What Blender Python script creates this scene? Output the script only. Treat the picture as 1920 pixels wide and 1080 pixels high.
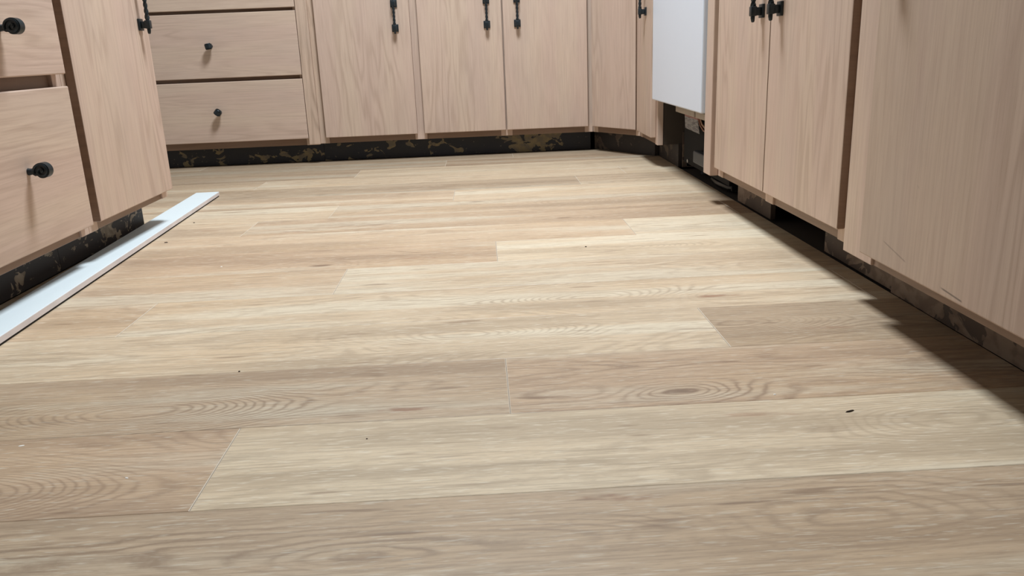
import bpy, bmesh, math, random
from mathutils import Vector, Matrix
random.seed(7)
for o in list(bpy.data.objects): bpy.data.objects.remove(o)
SC = bpy.context.scene
COL = SC.collection

# ------------------------------------------------------------------ camera
cam_d = bpy.data.cameras.new('camera'); cam = bpy.data.objects.new('camera', cam_d); COL.objects.link(cam)
cam_d.sensor_width = 36.0; cam_d.lens = 1531.63 * 36.0 / 1920.0; cam_d.clip_start = 0.02
r_ = Vector((0.99840054, -0.04074789, -0.03919157)); u_ = Vector((0.04910798, 0.2815506, 0.95828892)); f_ = Vector((0.02801384, 0.9586808, -0.28310132))
M = Matrix.Identity(4)
for i in range(3): M[i][0] = r_[i]; M[i][1] = u_[i]; M[i][2] = -f_[i]
M.translation = Vector((0, 0, 0.41513)); cam.matrix_world = M
SC.camera = cam

# ------------------------------------------------------------------ world, lights, exposure
W = bpy.data.worlds.new('room_ambient'); SC.world = W; W.use_nodes = True
W.node_tree.nodes['Background'].inputs[0].default_value = (0.86, 0.93, 1.0, 1)
W.node_tree.nodes['Background'].inputs[1].default_value = 0.06
def area(name, loc, sx, sy, power, col, aim=(0, 0, -1)):
    l = bpy.data.lights.new(name, 'AREA'); l.shape = 'RECTANGLE'; l.size = sx; l.size_y = sy; l.energy = power; l.color = col
    o = bpy.data.objects.new(name, l); o.location = loc; COL.objects.link(o)
    o.rotation_euler = Vector(aim).to_track_quat('-Z', 'Y').to_euler()
    return o
area('ceiling_panel_light', (0.0, 2.05, 2.40), 0.50, 0.60, 64, (0.90, 0.96, 1.0))
SC.view_settings.view_transform = 'Standard'; SC.view_settings.look = 'None'
SC.view_settings.gamma = 1.0; SC.view_settings.use_curve_mapping = False
SC.view_settings.exposure = 0.20

# ------------------------------------------------------------------ node helpers
class NT:
    def __init__(s, name):
        s.m = bpy.data.materials.new(name); s.m.use_nodes = True; s.t = s.m.node_tree; s.n = s.t.nodes
        s.b = s.n['Principled BSDF']
    def new(s, k, **kw):
        n = s.n.new(k)
        for a, v in kw.items(): setattr(n, a, v)
        return n
    def link(s, a, b): s.t.links.new(a, b)
    def put(s, sock, v):
        if isinstance(v, bpy.types.NodeSocket): s.link(v, sock)
        elif isinstance(v, (tuple, list)): sock.default_value = (*v, 1) if len(v) == 3 and sock.type == 'RGBA' else v
        else: sock.default_value = v
    def math(s, op, a, b=0.0, c=None, clamp=False):
        n = s.new('ShaderNodeMath', operation=op, use_clamp=clamp)
        s.put(n.inputs[0], a); s.put(n.inputs[1], b)
        if c is not None: s.put(n.inputs[2], c)
        return n.outputs[0]
    def mix(s, f, a, b, mode='MIX'):
        n = s.new('ShaderNodeMix', data_type='RGBA', blend_type=mode); n.clamp_factor = True
        s.put(n.inputs[0], f); s.put(n.inputs[6], a); s.put(n.inputs[7], b); return n.outputs[2]
    def comb(s, x, y, z):
        n = s.new('ShaderNodeCombineXYZ'); s.put(n.inputs[0], x); s.put(n.inputs[1], y); s.put(n.inputs[2], z); return n.outputs[0]
    def noise(s, vec, scale=1.0, detail=2.0, rough=0.5, dist=0.0):
        n = s.new('ShaderNodeTexNoise'); s.link(vec, n.inputs['Vector']); n.inputs['Scale'].default_value = scale
        n.inputs['Detail'].default_value = detail; n.inputs['Roughness'].default_value = rough; n.inputs['Distortion'].default_value = dist
        return n.outputs[0]
    def attr(s, name):
        n = s.new('ShaderNodeAttribute', attribute_type='OBJECT', attribute_name=name); return n.outputs['Fac']
    def ramp(s, v, lo, hi, a=0.0, b=1.0):
        n = s.new('ShaderNodeMapRange', interpolation_type='SMOOTHSTEP'); s.put(n.inputs[0], v)
        n.inputs[1].default_value = lo; n.inputs[2].default_value = hi; n.inputs[3].default_value = a; n.inputs[4].default_value = b
        return n.outputs[0]
    def xyz(s):
        tc = s.new('ShaderNodeTexCoord'); sp = s.new('ShaderNodeSeparateXYZ'); s.link(tc.outputs['Object'], sp.inputs[0])
        return sp.outputs[0], sp.outputs[1], sp.outputs[2]
    def bump(s, h, strength, dist=0.001):
        n = s.new('ShaderNodeBump'); n.inputs['Strength'].default_value = strength; n.inputs['Distance'].default_value = dist
        s.link(h, n.inputs['Height']); s.link(n.outputs[0], s.b.inputs['Normal'])

def plain(name, col, rough=0.5, metal=0.0, var=0.06, nscale=30):
    k = NT(name); x, y, z = k.xyz()
    n = k.noise(k.comb(x, y, z), nscale, 3)
    k.put(k.b.inputs['Base Color'], k.mix(n, tuple(c * (1 - var) for c in col), tuple(min(1, c * (1 + var)) for c in col)))
    k.b.inputs['Roughness'].default_value = rough; k.b.inputs['Metallic'].default_value = metal
    return k.m

# pickled oak of the cabinets: grain follows 'along', growth rings come from contours of a stretched noise
def cab_wood(name, vertical, light, dark, cream, scratch=()):
    k = NT(name); x, y, z = k.xyz(); seed = k.attr('seed'); tone = k.attr('tone')
    h = k.math('ADD', k.math('MULTIPLY', x, k.attr('gx')), k.math('MULTIPLY', y, k.attr('gy')))
    al, ac = (z, h) if vertical else (h, z)
    f1 = k.noise(k.comb(k.math('MULTIPLY', al, 1.1), k.math('MULTIPLY', ac, 9.0), seed), 1, 2.5, 0.55)
    rings = k.math('ADD', k.math('MULTIPLY', k.math('SINE', k.math('MULTIPLY', f1, 75.0)), 0.5), 0.5)
    rings = k.math('POWER', rings, 2.2)
    msk = k.ramp(k.noise(k.comb(k.math('MULTIPLY', al, 1.4), k.math('MULTIPLY', ac, 7.0), k.math('ADD', seed, 5.3)), 1, 2), 0.38, 0.62)
    rings = k.math('MULTIPLY', rings, k.math('ADD', k.math('MULTIPLY', msk, 0.8), 0.2))
    fine = k.noise(k.comb(k.math('MULTIPLY', al, 7.0), k.math('MULTIPLY', ac, 230.0), seed), 1, 3, 0.6)
    pore = k.ramp(k.noise(k.comb(k.math('MULTIPLY', al, 16.0), k.math('MULTIPLY', ac, 420.0), k.math('ADD', seed, 2.0)), 1, 1.5), 0.60, 0.72)
    band = k.noise(k.comb(k.math('MULTIPLY', al, 0.9), k.math('MULTIPLY', ac, 11.0), k.math('ADD', seed, 9.0)), 1, 3)
    blotch = k.noise(k.comb(k.math('MULTIPLY', al, 3.0), k.math('MULTIPLY', ac, 6.0), k.math('ADD', seed, 3.0)), 1, 3)
    c = k.mix(k.ramp(band, 0.35, 0.65), light, cream)
    c = k.mix(k.math('MULTIPLY', rings, 0.38), c, dark)
    c = k.mix(k.math('MULTIPLY', k.ramp(fine, 0.35, 0.75), 0.28), c, dark)
    c = k.mix(k.math('MULTIPLY', pore, 0.18), c, dark)
    c = k.mix(k.math('MULTIPLY', k.ramp(blotch, 0.4, 0.75), 0.22), c, (0.47, 0.385, 0.345))
    for (ya, za, yb, zb, wd, st) in scratch:
        line = k.math('ABSOLUTE', k.math('SUBTRACT', z, k.math('ADD', k.math('MULTIPLY', k.math('SUBTRACT', y, ya), (zb - za) / (yb - ya)), za)))
        m = k.math('MULTIPLY', k.ramp(line, wd, wd * .3), k.math('MULTIPLY', k.ramp(y, min(ya, yb) - .002, min(ya, yb) + .004), k.ramp(y, max(ya, yb) + .002, max(ya, yb) - .01)))
        c = k.mix(k.math('MULTIPLY', m, st), c, (0.13, 0.10, 0.085))
    c = k.mix(1.0, c, k.comb(tone, tone, tone), 'MULTIPLY')
    k.put(k.b.inputs['Base Color'], c)
    k.b.inputs['Roughness'].default_value = 0.42; k.b.inputs['Specular IOR Level'].default_value = 0.35
    k.bump(k.math('ADD', fine, k.math('MULTIPLY', pore, -0.6)), 0.12, 0.0006)
    return k.m
OAKL, OAKD, OAKC = (0.645, 0.487, 0.402), (0.390, 0.270, 0.208), (0.670, 0.525, 0.418)
M_V = cab_wood('pickled_oak_vertical', True, OAKL, OAKD, OAKC)
M_H = cab_wood('pickled_oak_horizontal', False, OAKL, OAKD, OAKC)
M_VS = cab_wood('pickled_oak_scratched', True, OAKL, OAKD, OAKC, ((.944 - .78, .1105, .895 - .78, .1065, .0016, .75), (1.096 - .78, .1345, 1.030 - .78, .120, .0015, .4), (1.02 - .78, .224, 1.015 - .78, .222, .002, .6)))
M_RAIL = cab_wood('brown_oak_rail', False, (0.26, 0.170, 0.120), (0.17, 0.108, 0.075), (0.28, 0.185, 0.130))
M_ASH = cab_wood('grained_stile', True, (0.62, 0.465, 0.365), (0.22, 0.140, 0.095), (0.65, 0.50, 0.39))

# vinyl oak plank
def floor_wood():
    k = NT('oak_floor_plank'); x, y, z = k.xyz(); seed = k.attr('seed'); tone = k.attr('tone'); warm = k.attr('warm'); fig = k.attr('figure')
    f1 = k.noise(k.comb(k.math('MULTIPLY', x, 1.5), k.math('MULTIPLY', y, 8.5), seed), 1, 1.6, 0.5)
    dx = k.math('DIVIDE', k.math('SUBTRACT', x, k.attr('knot_x')), 0.075); dy = k.math('DIVIDE', k.math('SUBTRACT', y, k.attr('knot_y')), 0.024)
    r2 = k.math('ADD', k.math('MULTIPLY', dx, dx), k.math('MULTIPLY', dy, dy))
    g = k.math('POWER', 2.718, k.math('MULTIPLY', r2, -1.0))
    kz = k.attr('knot_size')
    f1 = k.math('ADD', f1, k.math('MULTIPLY', k.math('MULTIPLY', g, kz), 0.34))
    ax = k.math('SUBTRACT', x, k.attr('arch_x')); ay = k.math('SUBTRACT', y, k.attr('arch_y')); asg = k.attr('arch_way')
    am = k.math('POWER', 2.718, k.math('MULTIPLY', k.math('ADD', k.math('POWER', k.math('DIVIDE', ax, 0.17), 2.0), k.math('POWER', k.math('DIVIDE', ay, 0.085), 2.0)), -1.0))
    am = k.math('MULTIPLY', am, k.math('ABSOLUTE', asg))
    gg = k.math('ADD', k.math('MULTIPLY', k.math('MULTIPLY', ax, asg), 3.6), k.math('MULTIPLY', k.math('MULTIPLY', ay, ay), 150.0))
    f1 = k.math('ADD', f1, k.math('MULTIPLY', am, k.math('SUBTRACT', gg, f1)))
    wob = k.noise(k.comb(k.math('MULTIPLY', x, 26.0), k.math('MULTIPLY', y, 40.0), seed), 1, 4, 0.65)
    f1 = k.math('ADD', f1, k.math('MULTIPLY', wob, 0.040))
    wob2 = k.noise(k.comb(k.math('MULTIPLY', x, 6.0), k.math('MULTIPLY', y, 20.0), k.math('ADD', seed, 14.0)), 1, 2)
    f1 = k.math('ADD', f1, k.math('MULTIPLY', wob2, 0.11))
    s = k.math('ADD', k.math('MULTIPLY', k.math('SINE', k.math('MULTIPLY', f1, 120.0)), 0.5), 0.5)
    rings = k.math('POWER', s, 2.6)
    msk = k.ramp(k.noise(k.comb(k.math('MULTIPLY', x, 1.6), k.math('MULTIPLY', y, 9.0), k.math('ADD', seed, 4.0)), 1, 2), 0.42, 0.60)
    msk = k.math('MAXIMUM', msk, k.ramp(am, 0.15, 0.6))
    msk = k.math('MAXIMUM', msk, k.math('MULTIPLY', k.ramp(g, 0.02, 0.4), kz))
    ringm = k.math('MULTIPLY', rings, k.math('MULTIPLY', k.math('ADD', k.math('MULTIPLY', msk, 0.85), 0.15), fig))
    fine = k.noise(k.comb(k.math('MULTIPLY', x, 9.0), k.math('MULTIPLY', y, 260.0), seed), 1, 3.5, 0.62)
    fleck = k.noise(k.comb(k.math('MULTIPLY', x, 60.0), k.math('MULTIPLY', y, 420.0), seed), 1, 2, 0.6)
    band = k.noise(k.comb(k.math('MULTIPLY', x, 0.8), k.math('MULTIPLY', y, 13.0), k.math('ADD', seed, 7.0)), 1, 2.5)
    big = k.noise(k.comb(k.math('MULTIPLY', x, 2.6), k.math('MULTIPLY', y, 6.0), k.math('ADD', seed, 1.0)), 1, 2)
    base = k.mix(warm, (0.655, 0.538, 0.385), (0.600, 0.428, 0.288))
    deep = k.mix(warm, (0.370, 0.285, 0.195), (0.320, 0.210, 0.140))
    pale = (0.730, 0.660, 0.520)
    c = k.mix(k.math('MULTIPLY', k.ramp(band, 0.50, 0.64), 0.62), base, pale)
    c = k.mix(k.math('MULTIPLY', k.ramp(band, 0.50, 0.32), 0.55), c, deep)
    c = k.mix(k.math('MULTIPLY', k.ramp(big, 0.48, 0.70), 0.35), c, (0.60, 0.425, 0.26))
    c = k.mix(k.math('MULTIPLY', ringm, k.ramp(k.noise(k.comb(k.math('MULTIPLY', x, 5.0), k.math('MULTIPLY', y, 14.0), k.math('ADD', seed, 21.0)), 1, 2), 0.30, 0.65, 0.25, 0.70)), c, deep)
    c = k.mix(k.math('MULTIPLY', k.ramp(fine, 0.42, 0.68), 0.50), c, deep)
    c = k.mix(k.math('MULTIPLY', k.ramp(fleck, 0.52, 0.72), 0.32), c, deep)
    lf = k.noise(k.comb(k.math('MULTIPLY', x, 38.0), k.math('MULTIPLY', y, 330.0), k.math('ADD', seed, 31.0)), 1, 2.5, 0.6)
    c = k.mix(k.math('MULTIPLY', k.ramp(lf, 0.54, 0.72), 0.45), c, (0.80, 0.73, 0.60))
    kw = k.noise(k.comb(k.math('MULTIPLY', x, 40.0), k.math('MULTIPLY', y, 90.0), seed), 1, 3)
    kn = k.math('MULTIPLY', k.ramp(k.math('ADD', r2, k.math('MULTIPLY', kw, 0.25)), 0.32, 0.10), kz)
    c = k.mix(k.math('MULTIPLY', kn, 0.75), c, (0.15, 0.085, 0.055))
    # second, reddish streak knot
    ex = k.math('DIVIDE', k.math('SUBTRACT', x, k.attr('streak_x')), 0.055); ey = k.math('DIVIDE', k.math('ADD', k.math('SUBTRACT', y, k.attr('streak_y')), k.math('MULTIPLY', ex, 0.004)), 0.009)
    e2 = k.math('ADD', k.math('ADD', k.math('MULTIPLY', ex, ex), k.math('MULTIPLY', ey, ey)), k.math('MULTIPLY', kw, 2.2))
    c = k.mix(k.math('MULTIPLY', k.ramp(e2, 1.9, 0.9), k.math('MULTIPLY', k.attr('streak_size'), 0.75)), c, (0.33, 0.165, 0.10))
    # small dark streaks
    st = k.noise(k.comb(k.math('MULTIPLY', x, 9.0), k.math('MULTIPLY', y, 75.0), k.math('ADD', seed, 11.0)), 1, 1.5)
    c = k.mix(k.math('MULTIPLY', k.ramp(st, 0.66, 0.78), 0.60), c, (0.24, 0.155, 0.10))
    c = k.mix(1.0, c, k.comb(tone, tone, tone), 'MULTIPLY')
    k.put(k.b.inputs['Base Color'], c)
    k.put(k.b.inputs['Roughness'], k.math('ADD', k.math('MULTIPLY', fine, 0.12), 0.40))
    k.b.inputs['Specular IOR Level'].default_value = 0.40
    k.bump(k.math('ADD', k.math('MULTIPLY', fine, -0.8), k.math('MULTIPLY', ringm, -0.5)), 0.16, 0.0006)
    return k.m
M_FLOOR = floor_wood()
M_PEDGE = plain('pale_plank_edge', (0.66, 0.57, 0.46), 0.6)

# old dark toe kick board with torn residue of glue and paper
def residue(name, dark, dark2, patch, patch2, th=0.56, sc=14):
    k = NT(name); x, y, z = k.xyz(); seed = k.attr('seed')
    h = k.math('ADD', k.math('MULTIPLY', x, k.attr('gx')), k.math('MULTIPLY', y, k.attr('gy')))
    v = k.comb(h, k.math('MULTIPLY', z, 1.3), seed)
    n = k.noise(v, sc, 3.5, 0.55, 0.8); n2 = k.noise(v, sc * 0.3, 1.5)
    f = k.ramp(k.math('ADD', n, k.math('MULTIPLY', k.math('SUBTRACT', n2, 0.5), 0.5)), th, th + 0.02)
    c = k.mix(k.noise(v, 9, 2), dark, dark2)
    c = k.mix(f, c, k.mix(k.ramp(k.noise(v, 34, 3), 0.4, 0.6), patch, patch2))
    fl = k.ramp(k.noise(v, 70, 2), 0.68, 0.72)
    c = k.mix(k.math('MULTIPLY', fl, 0.6), c, patch2)
    k.put(k.b.inputs['Base Color'], c); k.b.inputs['Roughness'].default_value = 0.6
    k.bump(f, 0.4, 0.001)
    return k.m
M_TOE_B = residue('toe_board_navy', (0.020, 0.026, 0.045), (0.038, 0.036, 0.032), (0.30, 0.24, 0.13), (0.20, 0.17, 0.12), 0.588, 18)
M_TOE_L = residue('toe_board_black', (0.02, 0.02, 0.022), (0.035, 0.03, 0.03), (0.36, 0.30, 0.22), (0.20, 0.165, 0.12), 0.59, 24)
M_TOE_R = residue('toe_board_brown', (0.05, 0.04, 0.036), (0.12, 0.085, 0.065), (0.26, 0.20, 0.155), (0.18, 0.13, 0.10), 0.50, 13)
M_TOE_C = residue('toe_board_corner', (0.022, 0.020, 0.021), (0.045, 0.034, 0.03), (0.13, 0.10, 0.075), (0.10, 0.075, 0.06), 0.56, 15)
M_SIDE = plain('dark_cabinet_side', (0.055, 0.042, 0.033), 0.7)
M_INNER = plain('cabinet_interior', (0.16, 0.12, 0.09), 0.8)
M_SUB = plain('old_subfloor', (0.05, 0.04, 0.035), 0.9)
M_WALL = plain('painted_wall', (0.42, 0.41, 0.39), 0.9, var=0.02)
M_IRON = plain('blackened_iron', (0.028, 0.038, 0.046), 0.38, 0.55, 0.25, 120)
M_WHITE = plain('white_enamel', (0.77, 0.86, 1.0), 0.30, 0, 0.01)
M_BOARD = plain('white_painted_board', (0.80, 0.90, 0.95), 0.45, 0, 0.015, 12)
M_EDGE = plain('chalky_board_edge', (0.76, 0.71, 0.71), 0.7, 0, 0.14, 22)
M_BLACK = plain('black_plastic', (0.004, 0.0045, 0.006), 0.75)
M_BLACK.node_tree.nodes['Principled BSDF'].inputs['Specular IOR Level'].default_value = 0.2
M_DGREY = plain('dark_grey_box', (0.045, 0.055, 0.068), 0.5)
M_BEIGE = plain('beige_insulation', (0.42, 0.36, 0.30), 0.8, 0, 0.12)
M_RUBBER = plain('black_rubber', (0.012, 0.013, 0.015), 0.35)
M_COPPER = plain('brown_wire', (0.26, 0.10, 0.055), 0.4)
M_COPPER2 = plain('copper_wire', (0.42, 0.25, 0.16), 0.4)
M_STEEL = plain('screw_steel', (0.6, 0.6, 0.62), 0.3, 0.9)
M_RAG = plain('grey_putty', (0.20, 0.21, 0.19), 0.9, 0, 0.3, 60)
M_CHIPD = plain('dark_splinter', (0.035, 0.02, 0.012), 0.8)
M_CHIPW = plain('white_crumb', (0.93, 0.91, 0.86), 0.8)
M_GAP = plain('gap_shade_black', (0.012, 0.012, 0.014), 0.8)
def rating_plate():
    k = NT('printed_rating_plate'); x, y, z = k.xyz()
    v = k.comb(k.math('MULTIPLY', x, 1), k.math('MULTIPLY', y, 28), k.math('MULTIPLY', z, 320))
    n = k.noise(v, 1, 2); c = k.mix(k.ramp(n, 0.5, 0.56), (0.27, 0.27, 0.27), (0.10, 0.10, 0.11))
    c = k.mix(k.ramp(z, 0.185, 0.187), c, (0.28, 0.12, 0.11))
    k.put(k.b.inputs['Base Color'], c); k.b.inputs['Roughness'].default_value = 0.4
    return k.m
M_PLATE = rating_plate()

# ------------------------------------------------------------------ mesh helpers
def link_bm(name, bm, mat, parent=None, props=None):
    bmesh.ops.recalc_face_normals(bm, faces=bm.faces)
    me = bpy.data.meshes.new(name); bm.to_mesh(me); bm.free(); me.materials.append(mat)
    if name in ('door_handle', 'knob', 'wire', 'drain_hose', 'levelling_foot', 'screw'):
        me.polygons.foreach_set('use_smooth', [True] * len(me.polygons)); me.set_sharp_from_angle(angle=math.radians(38))
    o = bpy.data.objects.new(name, me); COL.objects.link(o)
    if parent: o.parent = parent
    o['seed'] = random.uniform(0, 50); o['tone'] = 1.0; o['gx'] = 1.0; o['gy'] = 1.0
    if props:
        for a, b in props.items(): o[a] = b
    return o
def hexa(bm, pts, bev=0.0, seg=2):
    vs = [bm.verts.new(p) for p in pts]   # 0-3 bottom loop, 4-7 top loop
    fs = [bm.faces.new([vs[i] for i in q]) for q in ((3, 2, 1, 0), (4, 5, 6, 7), (0, 1, 5, 4), (1, 2, 6, 5), (2, 3, 7, 6), (3, 0, 4, 7))]
    if bev > 0:
        es = list({e for f in fs for e in f.edges})
        bmesh.ops.bevel(bm, geom=es, offset=bev, segments=seg, affect='EDGES', profile=0.5)
def box(bm, a, b, bev=0.0):
    (x0, y0, z0), (x1, y1, z1) = a, b
    hexa(bm, [(x0, y0, z0), (x1, y0, z0), (x1, y1, z0), (x0, y1, z0), (x0, y0, z1), (x1, y0, z1), (x1, y1, z1), (x0, y1, z1)], bev)
def tube(bm, pts, rad, n=10, square=False, twist=0.0, radii=None):
    pts = [Vector(p) for p in pts]; rings = []
    prev = None
    for i, p in enumerate(pts):
        t = (pts[min(i + 1, len(pts) - 1)] - pts[max(i - 1, 0)]).normalized()
        if prev is None:
            a = Vector((0, 0, 1)) if abs(t.z) < 0.9 else Vector((1, 0, 0)); s = t.cross(a).normalized()
        else:
            s = (prev - t * prev.dot(t)).normalized()
        prev = s; b = t.cross(s)
        rr = radii[i] if radii else rad; ring = []
        for j in range(n):
            an = 2 * math.pi * j / n + twist * i
            k = 1.0
            if square: m = (an - twist * i) % (math.pi / 2) - math.pi / 4; k = min(1.25, 1.0 / math.cos(m)) if False else 1.0 / max(math.cos((2*math.pi*j/n) % (math.pi/2) - math.pi/4), 0.7) * 0.85
            ring.append(bm.verts.new(p + (s * math.cos(an) + b * math.sin(an)) * rr * k))
        rings.append(ring)
    for a, b in zip(rings, rings[1:]):
        for j in range(n): bm.faces.new([a[j], a[(j + 1) % n], b[(j + 1) % n], b[j]])
    bm.faces.new(rings[0][::-1]); bm.faces.new(rings[-1])

class Frame:
    """local frame of a cabinet run: u along the run, d out of the face frame, z up"""
    def __init__(s, ox, oy, U, N): s.o = Vector((ox, oy, 0)); s.U = Vector((*U, 0)); s.N = Vector((*N, 0))
    def P(s, u, d, z): return s.o + s.U * u + s.N * d + Vector((0, 0, z))
    def box(s, bm, u0, u1, d0, d1, z0, z1, bev=0.0):
        hexa(bm, [s.P(u0, d0, z0), s.P(u1, d0, z0), s.P(u1, d1, z0), s.P(u0, d1, z0), s.P(u0, d0, z1), s.P(u1, d0, z1), s.P(u1, d1, z1), s.P(u0, d1, z1)], bev)
BACK = Frame(0, 3.2894, (1, 0), (0, -1))
LEFT = Frame(-0.8224, 0, (0, 1), (1, 0))
RIGHT = Frame(0.6002, 0, (0, 1), (-1, 0))
RNEAR = Frame(0.5777, 0, (0, 1), (-1, 0))
NARR = Frame(0.590, 0, (0, 1), (-1, 0))
c0, c1 = Vector((0.445, 3.2894, 0)), Vector((0.590, 3.060, 0)); dU = (c1 - c0).normalized()
DIAG = Frame(c0.x, c0.y, (dU.x, dU.y), (dU.y, -dU.x)); DL = (c1 - c0).length

def thing(name, label, cat, loc, group=None):
    o = bpy.data.objects.new(name, None); o.empty_display_size = 0.05; COL.objects.link(o); o.location = loc
    o['label'] = label; o['category'] = cat
    if group: o['group'] = group
    return o
bpy.context.view_layer.update()
def part(name, F, fn, mat, parent, **props):
    """fn(bm) draws in world coordinates; shifted into the thing's own frame"""
    bm = bmesh.new(); fn(bm)
    root = parent
    while root.parent: root = root.parent
    off = Vector(root.location)
    for v in bm.verts: v.co -= off
    props.setdefault('gx', F.U.x if F else 1.0); props.setdefault('gy', F.U.y if F else 1.0)
    return link_bm(name, bm, mat, parent, props)
def slab(name, F, u0, u1, z0, z1, mat, parent, d0=0.0005, d1=0.0188, bev=0.0022, **props):
    o = part(name, F, lambda bm: F.box(bm, u0, u1, d0, d1, z0, z1, bev), mat, parent, **props)
    o.data.materials.append(M_RAIL)      # darker brown on the end faces
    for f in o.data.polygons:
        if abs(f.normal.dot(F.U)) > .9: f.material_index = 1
    return o

# wrought iron pull: square plates, posts, end blocks, twisted square rod with tails
def pull(F, u, zlow, dface, parent, span=0.088):
    def fn(bm):
        for z in (zlow, zlow + span):
            F.box(bm, u - .0125, u + .0125, dface, dface + .005, z - .0135, z + .0135, .0012)
            F.box(bm, u - .006, u + .006, dface + .004, dface + .018, z - .0085, z + .0075, .0012)
            F.box(bm, u - .0078, u + .0078, dface + .0145, dface + .0265, z - .0095, z + .0095, .0015)
        n = 34; pts = [F.P(u, dface + .0205, zlow + span * i / n) for i in range(n + 1)]
        rad = [.0040 + .0012 * abs(2 * i / n - 1) ** 1.5 for i in range(n + 1)]
        tube(bm, pts, 0, 8, True, 0.30, rad)
        for z, s in ((zlow, -1), (zlow + span, 1)):
            tube(bm, [F.P(u, dface + .0205, z + s * .006), F.P(u, dface + .0205, z + s * .014), F.P(u, dface + .0200, z + s * .020), F.P(u, dface + .0198, z + s * .0215)], 0, 8, False, 0, [.0046, .0044, .0036, .0022])
    return part('door_handle', F, fn, M_IRON, parent)
# wrought iron scroll knob: flared foot, shank, snail scroll with relief spiral; spin turns it about the shank
def knob(F, u, z, dface, parent, spin=0.0):
    def fn(bm):
        A = F.U; B = Vector((0, 0, 1)); ax = (A * math.cos(spin) + B * math.sin(spin)).normalized(); up = (-A * math.sin(spin) + B * math.cos(spin)).normalized()
        C = F.P(u, dface, z)
        def L(d, h, w): return C + F.N * d + up * h + ax * w
        tube(bm, [L(0, 0, 0), L(.002, 0, 0), L(.005, 0, 0), L(.011, .0005, 0), L(.018, .001, 0)], 0, 12, False, 0, [.0064, .0062, .0056, .0054, .0062])
        # scroll body: rolled strap outline extruded along ax
        cx, ch = .0268, .0015; out = []
        for i in range(34):
            th = math.radians(215 - i * 330 / 33); rr = .0150 - .0022 * i / 33
            out.append((cx + rr * math.cos(th), ch + rr * math.sin(th)))
        out.append((.018, -.0068)); out.append((.011, -.0050)); out.append((.010, .004))
        hw = .0075; f = [bm.verts.new(L(a, b, -hw)) for a, b in out]; g = [bm.verts.new(L(a, b, hw)) for a, b in out]
        bm.faces.new(f[::-1]); bm.faces.new(g); m = len(out)
        for i in range(m): bm.faces.new([f[i], f[(i + 1) % m], g[(i + 1) % m], g[i]])
        for s in (-1, 1):
            pts = []
            for i in range(44):
                th = math.radians(200 - i * 14.5); rr = .0128 * (1 - i / 43) + .0010
                pts.append(L(cx + rr * math.cos(th), ch + rr * math.sin(th), s * (hw + .0014)))
            tube(bm, pts, .0020, 6)
            tube(bm, [L(cx, ch, s * hw), L(cx, ch, s * (hw + .0018))], .0022, 8)
    return part('knob', F, fn, M_IRON, parent)

def carcass(F, u0, u1, parent, depth=0.60, zt=0.077, top=0.86, right_mat=None):
    t = .016
    for ua in (u0 + .0005, u1 - t - .0005):
        def fn(bm, ua=ua):
            F.box(bm, ua, ua + t, -depth, -.0195, zt + .001, top); F.box(bm, ua, ua + t, -depth, -.090, .0005, zt + .001)
        part('side_panel', F, fn, M_SIDE, parent)
    part('bottom_panel', F, lambda bm: F.box(bm, u0 + t, u1 - t, -depth, -.020, zt + .004, zt + .018), M_INNER, parent)
    part('top_panel', F, lambda bm: F.box(bm, u0 + t, u1 - t, -depth, -.020, top - t, top), M_INNER, parent)
    part('back_panel', F, lambda bm: F.box(bm, u0, u1, -depth - .006, -depth - .0005, .0005, top), M_INNER, parent)
def stile(F, u0, u1, parent, z0=.077, mat=None, z1=.86, d0=-.019, d1=0.0, **p):
    return part('stile', F, lambda bm: F.box(bm, u0, u1, d0, d1, z0, z1, .0012), mat or M_V, parent, **p)
def rail(F, u0, u1, z0, z1, parent, d1=-.004, mat=None, **p):
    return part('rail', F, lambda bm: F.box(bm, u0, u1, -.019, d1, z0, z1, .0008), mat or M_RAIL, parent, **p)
def toe(F, u0, u1, parent, mat, d=-.072, top=.081, z0=.0005, **p):
    return part('toe_kick', F, lambda bm: F.box(bm, u0, u1, d - .012, d, z0, top, .0006), mat, parent, **p)

# ------------------------------------------------------------------ the room
def struct(name, a, b, mat, **props):
    bm = bmesh.new(); box(bm, a, b); o = link_bm(name, bm, mat, None, props); o['kind'] = 'structure'; return o
FL = struct('floor', (-1.50, -1.6, -.060), (1.30, 3.95, -.0062), M_SUB)
struct('wall_back', (-1.58, 3.905, -.06), (1.38, 4.0, 2.46), M_WALL)
struct('wall_right', (1.225, -1.6, -.06), (1.32, 3.90, 2.46), M_WALL)
struct('wall_left', (-1.58, -1.6, -.06), (-1.462, 3.90, 2.46), M_WALL)
struct('ceiling', (-1.58, -1.6, 2.465), (1.38, 4.0, 2.52), M_WALL)

# floor planks, 179 mm x 1.22 m, one object each (children of the floor)
joints = {-7: .2, -6: -.4, -5: .33, -4: -.28, -3: .02, -2: .34, -1: -.60, 0: -.298, 1: .018, 2: .334, 3: -.593, 4: -.282, 5: .020, 6: .336, 7: -.596, 8: -.414, 9: -.09, 10: .30, 11: -.75, 12: -.449, 13: -.14, 14: .12}
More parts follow.
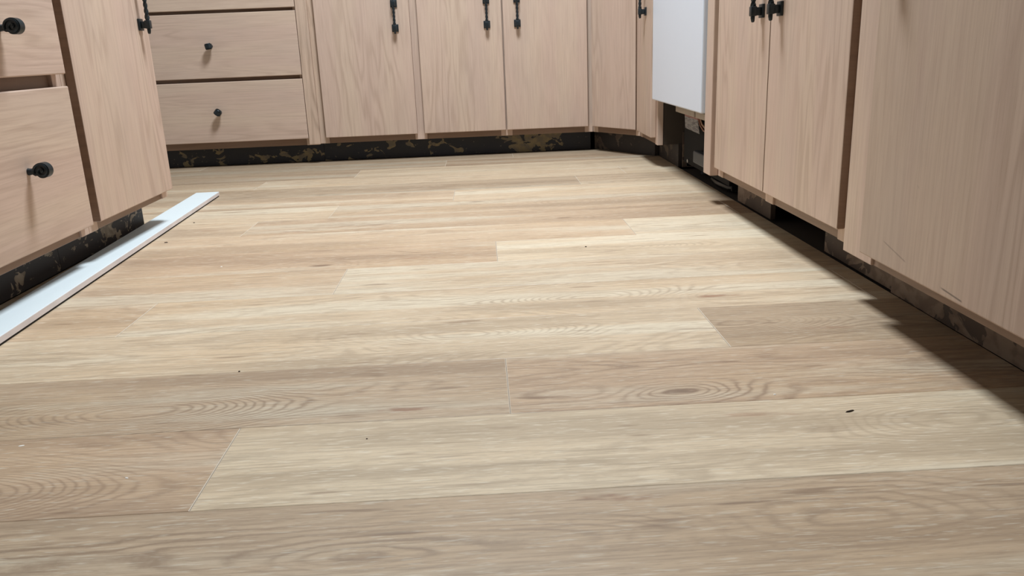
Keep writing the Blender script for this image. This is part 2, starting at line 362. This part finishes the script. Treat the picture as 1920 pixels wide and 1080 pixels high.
# (row, index from the left) -> tone, warm, figure, knot x, knot y, knot size
arch = {(1, 0): (-.36, .945, 1), (-1, 1): (.36, .64, .55), (0, 1): (.46, .81, -.8), (2, 1): (.44, 1.16, 1), (2, 0): (.02, 1.17, 1), (3, 1): (.10, 1.33, -1), (5, 1): (.35, 1.67, 1), (0, 0): (-.50, .76, 1), (8, 1): (.3, 2.22, 1), (10, 1): (.3, 2.6, 1)}
streak = {(-1, 1): (.118, .684, .9), (1, 0): (-.108, .912, 1), (5, 0): (-.14, 1.66, .6), (3, 1): (.378, 1.300, .8), (8, 1): (-.30, 2.24, .6), (7, 1): (-.47, 1.985, .7), (0, 1): (.30, .845, .5), (2, 1): (.50, 1.12, .5), (7, 0): (-.7, 2.05, .4), (10, 1): (.1, 2.6, .7), (12, 1): (.1, 2.93, .5)}
look = {
 (-1, 0): (.96, .70, 1.0, -.12, .611, .5), (-1, 1): (.90, .62, 1.2, -.122, .611, .35),
 (0, 0): (1.0, .85, .9, 0, 0, 0), (0, 1): (1.12, .05, .7, .36, .80, .35),
 (1, 0): (.88, .66, 1.1, 0, 0, 0), (1, 1): (.93, .85, 1.1, .229, .922, 1.0),
 (2, 0): (1.10, .22, .8, 0, 0, 0), (2, 1): (.84, .55, 1.1, 0, 0, 0),
 (3, 0): (1.04, .55, .6, 0, 0, 0), (3, 1): (1.08, .25, .8, .378, 1.30, .5),
 (4, 0): (1.0, .62, .6, 0, 0, 0), (4, 1): (1.02, .35, .5, 0, 0, 0),
 (5, 0): (.99, .80, .8, -.344, 1.636, .9), (5, 1): (1.12, .12, .6, 0, 0, 0),
 (6, 0): (1.04, .60, .6, 0, 0, 0), (6, 1): (1.08, .15, .6, 0, 0, 0),
 (7, 0): (1.04, .45, .4, 0, 0, 0), (7, 1): (.94, .75, .7, .199, 2.004, .6),
 (8, 0): (1.06, .35, .5, 0, 0, 0), (8, 1): (.95, .62, .6, -.021, 2.283, .6),
 (9, 0): (1.04, .55, .5, 0, 0, 0), (9, 1): (1.05, .35, .5, 0, 0, 0),
 (10, 0): (.84, .55, .6, -.10, 2.60, .5), (10, 1): (.97, .5, .6, 0, 0, 0),
 (11, 0): (1.0, .4, .5, 0, 0, 0), (11, 1): (1.05, .3, .5, 0, 0, 0),
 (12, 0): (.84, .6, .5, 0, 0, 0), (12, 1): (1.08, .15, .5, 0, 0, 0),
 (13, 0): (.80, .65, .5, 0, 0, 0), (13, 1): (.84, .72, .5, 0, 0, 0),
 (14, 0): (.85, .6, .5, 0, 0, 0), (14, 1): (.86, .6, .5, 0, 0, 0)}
PW, PL = .1792, 1.22
for row in range(-7, 15):
    ya = .704 + PW * row; yb = ya + PW - .0003
    if row == 14: yb = 3.3525
    xmin = -1.455 if ya > 2.13 else -.8925
    xs = []; xj = joints[row]
    while xj > xmin: xj -= PL
    cuts = []
    while xj < .664:
        if xj > xmin + .02 and xj < .64: cuts.append(xj)
        xj += PL
    ed = [xmin] + cuts + [.6640]
    main = joints[row]
    for a, b in zip(ed, ed[1:]):
        idx = 1 if a >= main - .01 else 0
        t = look.get((row, idx), (random.uniform(.86, 1.08), random.uniform(.2, .8), .7, 0, 0, 0))
        if b <= main - .02 and b not in (main,): t = (.95, .5, .6, 0, 0, 0)
        sk = streak.get((row, idx), (0, 0, 0))
        ar = arch.get((row, idx), (0, 0, 0))
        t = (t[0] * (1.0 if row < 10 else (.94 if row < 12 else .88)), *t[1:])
        bm = bmesh.new(); x0, x1, e = a + .00015, b - .00025, .0009
        lo = [(x0, ya), (x1, ya), (x1, yb), (x0, yb)]; hi = [(x0 + e, ya + e), (x1 - e, ya + e), (x1 - e, yb - e), (x0 + e, yb - e)]
        v0 = [bm.verts.new((p[0], p[1], -.006)) for p in lo]; v1 = [bm.verts.new((p[0], p[1], -.0005)) for p in lo]; v2 = [bm.verts.new((p[0], p[1], 0)) for p in hi]
        bm.faces.new(v0[::-1]); bm.faces.new(v2)
        for i in range(4):
            j = (i + 1) % 4; bm.faces.new([v0[i], v0[j], v1[j], v1[i]]); bm.faces.new([v1[i], v1[j], v2[j], v2[i]])
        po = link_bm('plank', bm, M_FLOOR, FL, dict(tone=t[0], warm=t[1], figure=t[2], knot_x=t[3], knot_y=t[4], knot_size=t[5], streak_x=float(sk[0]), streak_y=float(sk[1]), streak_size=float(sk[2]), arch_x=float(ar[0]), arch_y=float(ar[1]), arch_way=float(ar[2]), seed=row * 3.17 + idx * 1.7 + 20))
        po.data.materials.append(M_PEDGE)
        for f in po.data.polygons:
            if abs(f.normal.x) > .2 and f.normal.z > .05: f.material_index = 1

# ------------------------------------------------------------------ back run
T = thing('drawer_cabinet', 'pickled oak drawer bank against the back wall, three wide drawers with small dark knobs', 'cabinet', (-1.03, 3.29, 0))
F = BACK; carcass(F, -1.440, -.6395, T, zt=.073)
stile(F, -1.440, -1.405, T, z0=.072); stile(F, -.690, -.6395, T, z0=.0735)
part('filler', F, lambda bm: F.box(bm, -.6765, -.634, .0004, .0188, .077, .86, .0012), M_ASH, T)
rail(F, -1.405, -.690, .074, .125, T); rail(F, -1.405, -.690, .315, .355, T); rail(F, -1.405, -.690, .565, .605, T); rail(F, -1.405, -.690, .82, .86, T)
for za, zb, sp in ((.1004, .3292, math.radians(48)), (.3434, .5788, math.radians(100)), (.5907, .838, 0.3)):
    d = slab('drawer', F, -1.418, -.6780, za, zb, M_H, T, tone=.97)
    knob(F, -1.006, (za + zb) / 2, .0188, d, sp)
toe(F, -1.440, -.6395, T, M_TOE_B, top=.074)

T = thing('base_cabinet', 'widest pickled oak base cabinet against the back wall, three slab doors with twisted pulls', 'cabinet', (-.10, 3.29, 0))
carcass(F, -.6385, .444, T)
stile(F, -.6385, -.600, T, mat=M_ASH); stile(F, -.262, -.214, T); stile(F, .078, .124, T); stile(F, .412, .4445, T)
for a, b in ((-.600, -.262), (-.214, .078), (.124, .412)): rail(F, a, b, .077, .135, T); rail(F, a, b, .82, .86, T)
for a, b, hu in ((-.6098, -.2506, -.307), (-.2227, .0979, .041), (.1026, .4238, .157)):
    d = slab('door', F, a, b, .1004, .838, M_V, T, d0=.0025, tone=.96)
    pull(F, hu, .500, .0188, d)
toe(F, -.6385, .4445, T, M_TOE_B)

# ------------------------------------------------------------------ corner
F = DIAG
T = thing('corner_cabinet', 'diagonal pickled oak corner cabinet with one plain slab door, between back and right runs', 'cabinet', (.56, 3.24, 0))
def fn(bm):
    P = [(.4455, 3.312), (.5945, 3.0765), (.60, 3.0615), (1.20, 3.0615), (1.20, 3.885), (.4455, 3.885)]
    a = [bm.verts.new((x, y, .081)) for x, y in P]; b = [bm.verts.new((x, y, .86)) for x, y in P]
    bm.faces.new(a[::-1]); bm.faces.new(b)
    for i in range(len(P)): bm.faces.new([a[i], a[(i + 1) % len(P)], b[(i + 1) % len(P)], b[i]])
part('carcass', F, fn, M_INNER, T)
stile(F, .001, .030, T); stile(F, DL - .022, DL - .001, T)
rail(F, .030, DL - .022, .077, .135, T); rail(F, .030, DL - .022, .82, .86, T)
slab('door', F, .018, DL - .006, .1004, .838, M_V, T, tone=.93)
part('toe_kick', F, lambda bm: hexa(bm, [(.462, 3.368, .0005), (.647, 3.066, .0005), (.662, 3.066, .0005), (.470, 3.378, .0005), (.462, 3.368, .081), (.647, 3.066, .081), (.662, 3.066, .081), (.470, 3.378, .081)]), M_TOE_C, T)

# ------------------------------------------------------------------ narrow cabinet between corner and dishwasher
F = NARR
T = thing('base_cabinet', 'narrowest pickled oak base cabinet, single slim door, left of the white dishwasher', 'cabinet', (.60, 2.91, 0))
carcass(F, 2.757, 3.0575, T)
stile(F, 2.755, 2.790, T, mat=M_V); stile(F, 3.020, 3.0585, T)
rail(F, 2.790, 3.020, .077, .135, T); rail(F, 2.790, 3.020, .82, .86, T)
d = slab('door', F, 2.778, 3.030, .1004, .838, M_V, T, tone=.95)
pull(F, 2.872, .511, .0188, d)
d.data.materials[1] = M_ASH
toe(F, 2.757, 3.058, T, M_TOE_C)
part('toe_return', F, lambda bm: box(bm, (.675, 2.7475, .0005), (1.18, 2.7555, .118)), M_TOE_R, T)

# ------------------------------------------------------------------ dishwasher
T = thing('dishwasher', 'white built-in dishwasher with its kick plate removed, black base and wires showing', 'dishwasher', (.80, 2.45, 0))
def fn(bm): box(bm, (.570, 2.1415, .2290), (.612, 2.7535, .855), .0035)
part('door_panel', None, fn, M_WHITE, T)
def fn(bm): box(bm, (.616, 2.150, .215), (1.18, 2.742, .845), .004)
part('tub_body', None, fn, M_BLACK, T)
part('insulation_strip', None, lambda bm: box(bm, (.632, 2.445, .1925), (.640, 2.680, .214), .002), M_BEIGE, T)
part('insulation_strip', None, lambda bm: box(bm, (.628, 2.300, .194), (.638, 2.415, .214), .002), M_BEIGE, T)
def fn(bm):
    hexa(bm, [(.6395, 2.407, .147), (.6395, 2.578, .150), (.6407, 2.578, .150), (.6407, 2.407, .147), (.6395, 2.434, .194), (.6395, 2.588, .191), (.6407, 2.588, .191), (.6407, 2.434, .194)])
part('rating_plate', None, fn, M_PLATE, T)
part('base_plate', None, lambda bm: (box(bm, (.655, 2.150, .034), (.663, 2.650, .213), .001), box(bm, (.663, 2.150, .02), (1.15, 2.158, .213)), box(bm, (.663, 2.642, .02), (1.15, 2.650, .213))), M_BLACK, T)
for yy in (2.20, 2.62):
    part('levelling_foot', None, lambda bm, yy=yy: (tube(bm, [(.72, yy, -.005), (.72, yy, .004)], .016, 12), tube(bm, [(.72, yy, .004), (.72, yy, .03)], .005, 8)), M_DGREY, T)
part('junction_box', None, lambda bm: box(bm, (.630, 2.31, .060), (.6545, 2.440, .096), .004), M_DGREY, T)
part('screw', None, lambda bm: tube(bm, [(.6545, 2.590, .044), (.651, 2.590, .044)], .0055, 12), M_STEEL, T)
part('wire', None, lambda bm: tube(bm, [(.640, 2.431, .205), (.642, 2.425, .188), (.642, 2.408, .172), (.643, 2.375, .160), (.646, 2.31, .154), (.66, 2.25, .150)], .0026, 8), M_COPPER, T)
part('wire', None, lambda bm: tube(bm, [(.639, 2.401, .205), (.638, 2.395, .192), (.638, 2.375, .178), (.641, 2.34, .167), (.65, 2.28, .160)], .0024, 8), M_COPPER2, T)

o = part('drain_hose', None, lambda bm: tube(bm, [(.80, 2.56, .012), (.72, 2.50, .0105), (.690, 2.42, .0105), (.683, 2.34, .0105), (.690, 2.26, .0105), (.73, 2.19, .0105), (.80, 2.17, .0105)], .010, 12), M_RUBBER, T); o['label'] = 'black rubber hose on the floor'

# ------------------------------------------------------------------ right run
F = RIGHT
T = thing('base_cabinet', 'pickled oak two-door base cabinet right of the dishwasher, toe kick board partly missing', 'cabinet', (.62, 1.70, 0))
carcass(F, 1.272, 2.131, T, right_mat=None)
part('filler', F, lambda bm: F.box(bm, 2.073, 2.134, -.001, .0205, .077, .86, .002), M_V, T)
stile(F, 2.032, 2.134, T, d1=-.0015); stile(F, 1.664, 1.710, T); stile(F, 1.273, 1.345, T)
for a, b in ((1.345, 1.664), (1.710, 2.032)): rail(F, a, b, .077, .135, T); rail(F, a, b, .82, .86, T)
for a, b, hu in ((1.6890, 2.0550, 1.735), (1.3160, 1.6855, 1.630)):
    d = slab('door', F, a, b, .1004, .838, M_V, T, d1=.0149, bev=.002)
    pull(F, hu, .465, .0149, d)
toe(F, 1.868, 2.120, T, M_TOE_R, d=-.0698); toe(F, 1.273, 1.556, T, M_TOE_R, d=-.0698)

F = RNEAR
T = thing('base_cabinet', 'nearest pickled oak base cabinet at the right, wide scratched slab door', 'cabinet', (.60, .78, 0))
carcass(F, .34, 1.2695, T)
stile(F, 1.172, 1.2700, T); stile(F, .34, .38, T); stile(F, .74, .79, T)
for a, b in ((.38, .74), (.79, 1.172)): rail(F, a, b, .077, .135, T); rail(F, a, b, .82, .86, T)
for a, b, hu in ((.765, 1.1654, 1.128), (.362, .760, .405)):
    d = slab('door', F, a, b, .1004, .838, M_VS if a > .7 else M_V, T, d1=.0232, tone=.86)
    pull(F, hu, .512, .0232, d)
toe(F, .34, 1.2700, T, M_TOE_R, d=-.0860)

# ------------------------------------------------------------------ left run
F = LEFT
T = thing('drawer_cabinet', 'nearest pickled oak drawer bank at the left with iron scroll knobs', 'cabinet', (-.85, 1.47, 0))
carcass(F, 1.252, 1.6935, T)
stile(F, 1.252, 1.285, T); stile(F, 1.660, 1.6935, T)
rail(F, 1.285, 1.660, .077, .125, T); rail(F, 1.285, 1.660, .365, .410, T, d1=-.008); rail(F, 1.285, 1.660, .55, .59, T); rail(F, 1.285, 1.660, .82, .86, T)
for za, zb in ((.0980, .3754), (.3984, .560), (.583, .838)):
    d = slab('drawer', F, 1.272, 1.6782, za, zb, M_H, T, d1=.0200)
    knob(F, 1.476, (za + zb) / 2, .0200, d)
toe(F, 1.252, 1.6935, T, M_TOE_L)

T = thing('base_cabinet', 'pickled oak single-door base cabinet at the far end of the left run', 'cabinet', (-.85, 1.92, 0))
carcass(F, 1.6945, 2.141, T)
stile(F, 1.6945, 1.735, T); stile(F, 2.105, 2.141, T)
rail(F, 1.735, 2.105, .077, .125, T); rail(F, 1.735, 2.105, .82, .86, T)
d = slab('door', F, 1.7112, 2.1313, .0980, .838, M_V, T, d1=.0200)
pull(F, 2.083, .500, .0200, d)
toe(F, 1.6945, 2.141, T, M_TOE_L)

# ------------------------------------------------------------------ white board lying on the floor
T = thing('trim_board', 'long white painted trim board lying on the floor beside the left cabinets', 'board', (-.80, 1.4, 0))
def bl(s, w, z):   # s: distance along the front edge line from Y=2.581 towards the camera, w: distance back
    d = Vector((.069, -1.353, 0)).normalized(); n = Vector((d.y, -d.x, 0))
    return Vector((-.832, 2.581, z)) + d * s + n * w
def fn(bm): hexa(bm, [bl(0, 0, .0035), bl(2.25, 0, .0035), bl(2.25, .072, .0035), bl(-.002, .070, .0035), bl(0, 0, .0150), bl(2.25, 0, .0150), bl(2.25, .072, .0150), bl(-.002, .070, .0150)], .0008)
part('board', None, fn, M_BOARD, T)
def fn(bm): hexa(bm, [bl(.0006, -.0006, .0042), bl(2.249, -.0006, .0042), bl(2.249, .0002, .0042), bl(.0006, .0002, .0042), bl(.0006, -.0006, .0140), bl(2.249, -.0006, .0140), bl(2.249, .0002, .0140), bl(.0006, .0002, .0140)])
o = part('raw_edge', None, fn, M_EDGE, T); o['label'] = 'chalky unpainted front edge with smudges'
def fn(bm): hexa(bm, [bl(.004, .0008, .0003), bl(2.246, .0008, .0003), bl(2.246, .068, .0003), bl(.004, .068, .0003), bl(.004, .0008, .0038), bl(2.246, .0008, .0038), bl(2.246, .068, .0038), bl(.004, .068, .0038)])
o = part('gap_shade_strip', None, fn, M_GAP, T); o['label'] = 'black strip standing in for the shadow gap under the board'  # black strip paints the shade of the gap below the front edge

# ------------------------------------------------------------------ under the right run
def chip(name, label, x, y, lx, ly, h, ang, mat, group=None):
    if mat is M_CHIPW: lx, ly, h = lx * 1.25, ly * 1.25, h * .45
    bm = bmesh.new(); c, s = math.cos(ang), math.sin(ang)
    n = 7; top = []; lo = []
    for i in range(n):
        a = 2 * math.pi * i / n; k = random.uniform(.75, 1.1)
        px, py = lx * k * math.cos(a), ly * k * math.sin(a)
        lo.append(bm.verts.new((px * c - py * s, px * s + py * c, .0001))); top.append(bm.verts.new(((px * c - py * s) * .7, (px * s + py * c) * .7, h * random.uniform(.7, 1.1))))
    bm.faces.new(lo[::-1]); bm.faces.new(top)
    for i in range(n): bm.faces.new([lo[i], lo[(i + 1) % n], top[(i + 1) % n], top[i]])
    o = link_bm(name, bm, mat); o.location = (x, y, 0); o['label'] = label; o['category'] = 'debris'
    if group: o['group'] = group
    return o
chip('wood_splinter', 'dark splinter on the floor at the right foreground, below the scratched door', .405, .840, .0062, .0014, .0015, .35, M_CHIPD)
chip('wood_splinter', 'dark splinter on the floor just right of the white board', -.762, 1.929, .0050, .0022, .002, .1, M_CHIPD)
chip('dirt_speck', 'tiny dark speck near the far end of the white board', -.773, 2.161, .003, .002, .0015, .0, M_CHIPD)
chip('dirt_speck', 'tiny black speck in the middle of the floor near a pale plank end joint', .210, 1.687, .0022, .0020, .0018, .0, M_CHIPD)
chip('dirt_speck', 'tiny dark speck on the pale plank at the lower centre foreground', -.145, .837, .0013, .0010, .001, .0, M_CHIPD)
chip('dirt_speck', 'tiny dark speck at the plank seam left of the centre joint', -.350, 1.064, .0016, .0012, .001, .2, M_CHIPD)
chip('plaster_crumb', 'tiny white crumb below the dark floor knot at the right', .338, .897, .0016, .0014, .0015, .0, M_CHIPW)
chip('plaster_crumb', 'tiny white crumb at the left picture edge in the foreground', -.542, .867, .0030, .0012, .0012, .3, M_CHIPW)
chip('plaster_crumb', 'tiny white crumb on the reddish plank in the left foreground, left of the slanted joint', -.387, .777, .0022, .0011, .0012, -.4, M_CHIPW)
chip('plaster_crumb', 'tiny white crumb on the floor in line with the middle of the white board', -.554, 1.667, .0022, .0016, .0015, .0, M_CHIPW)
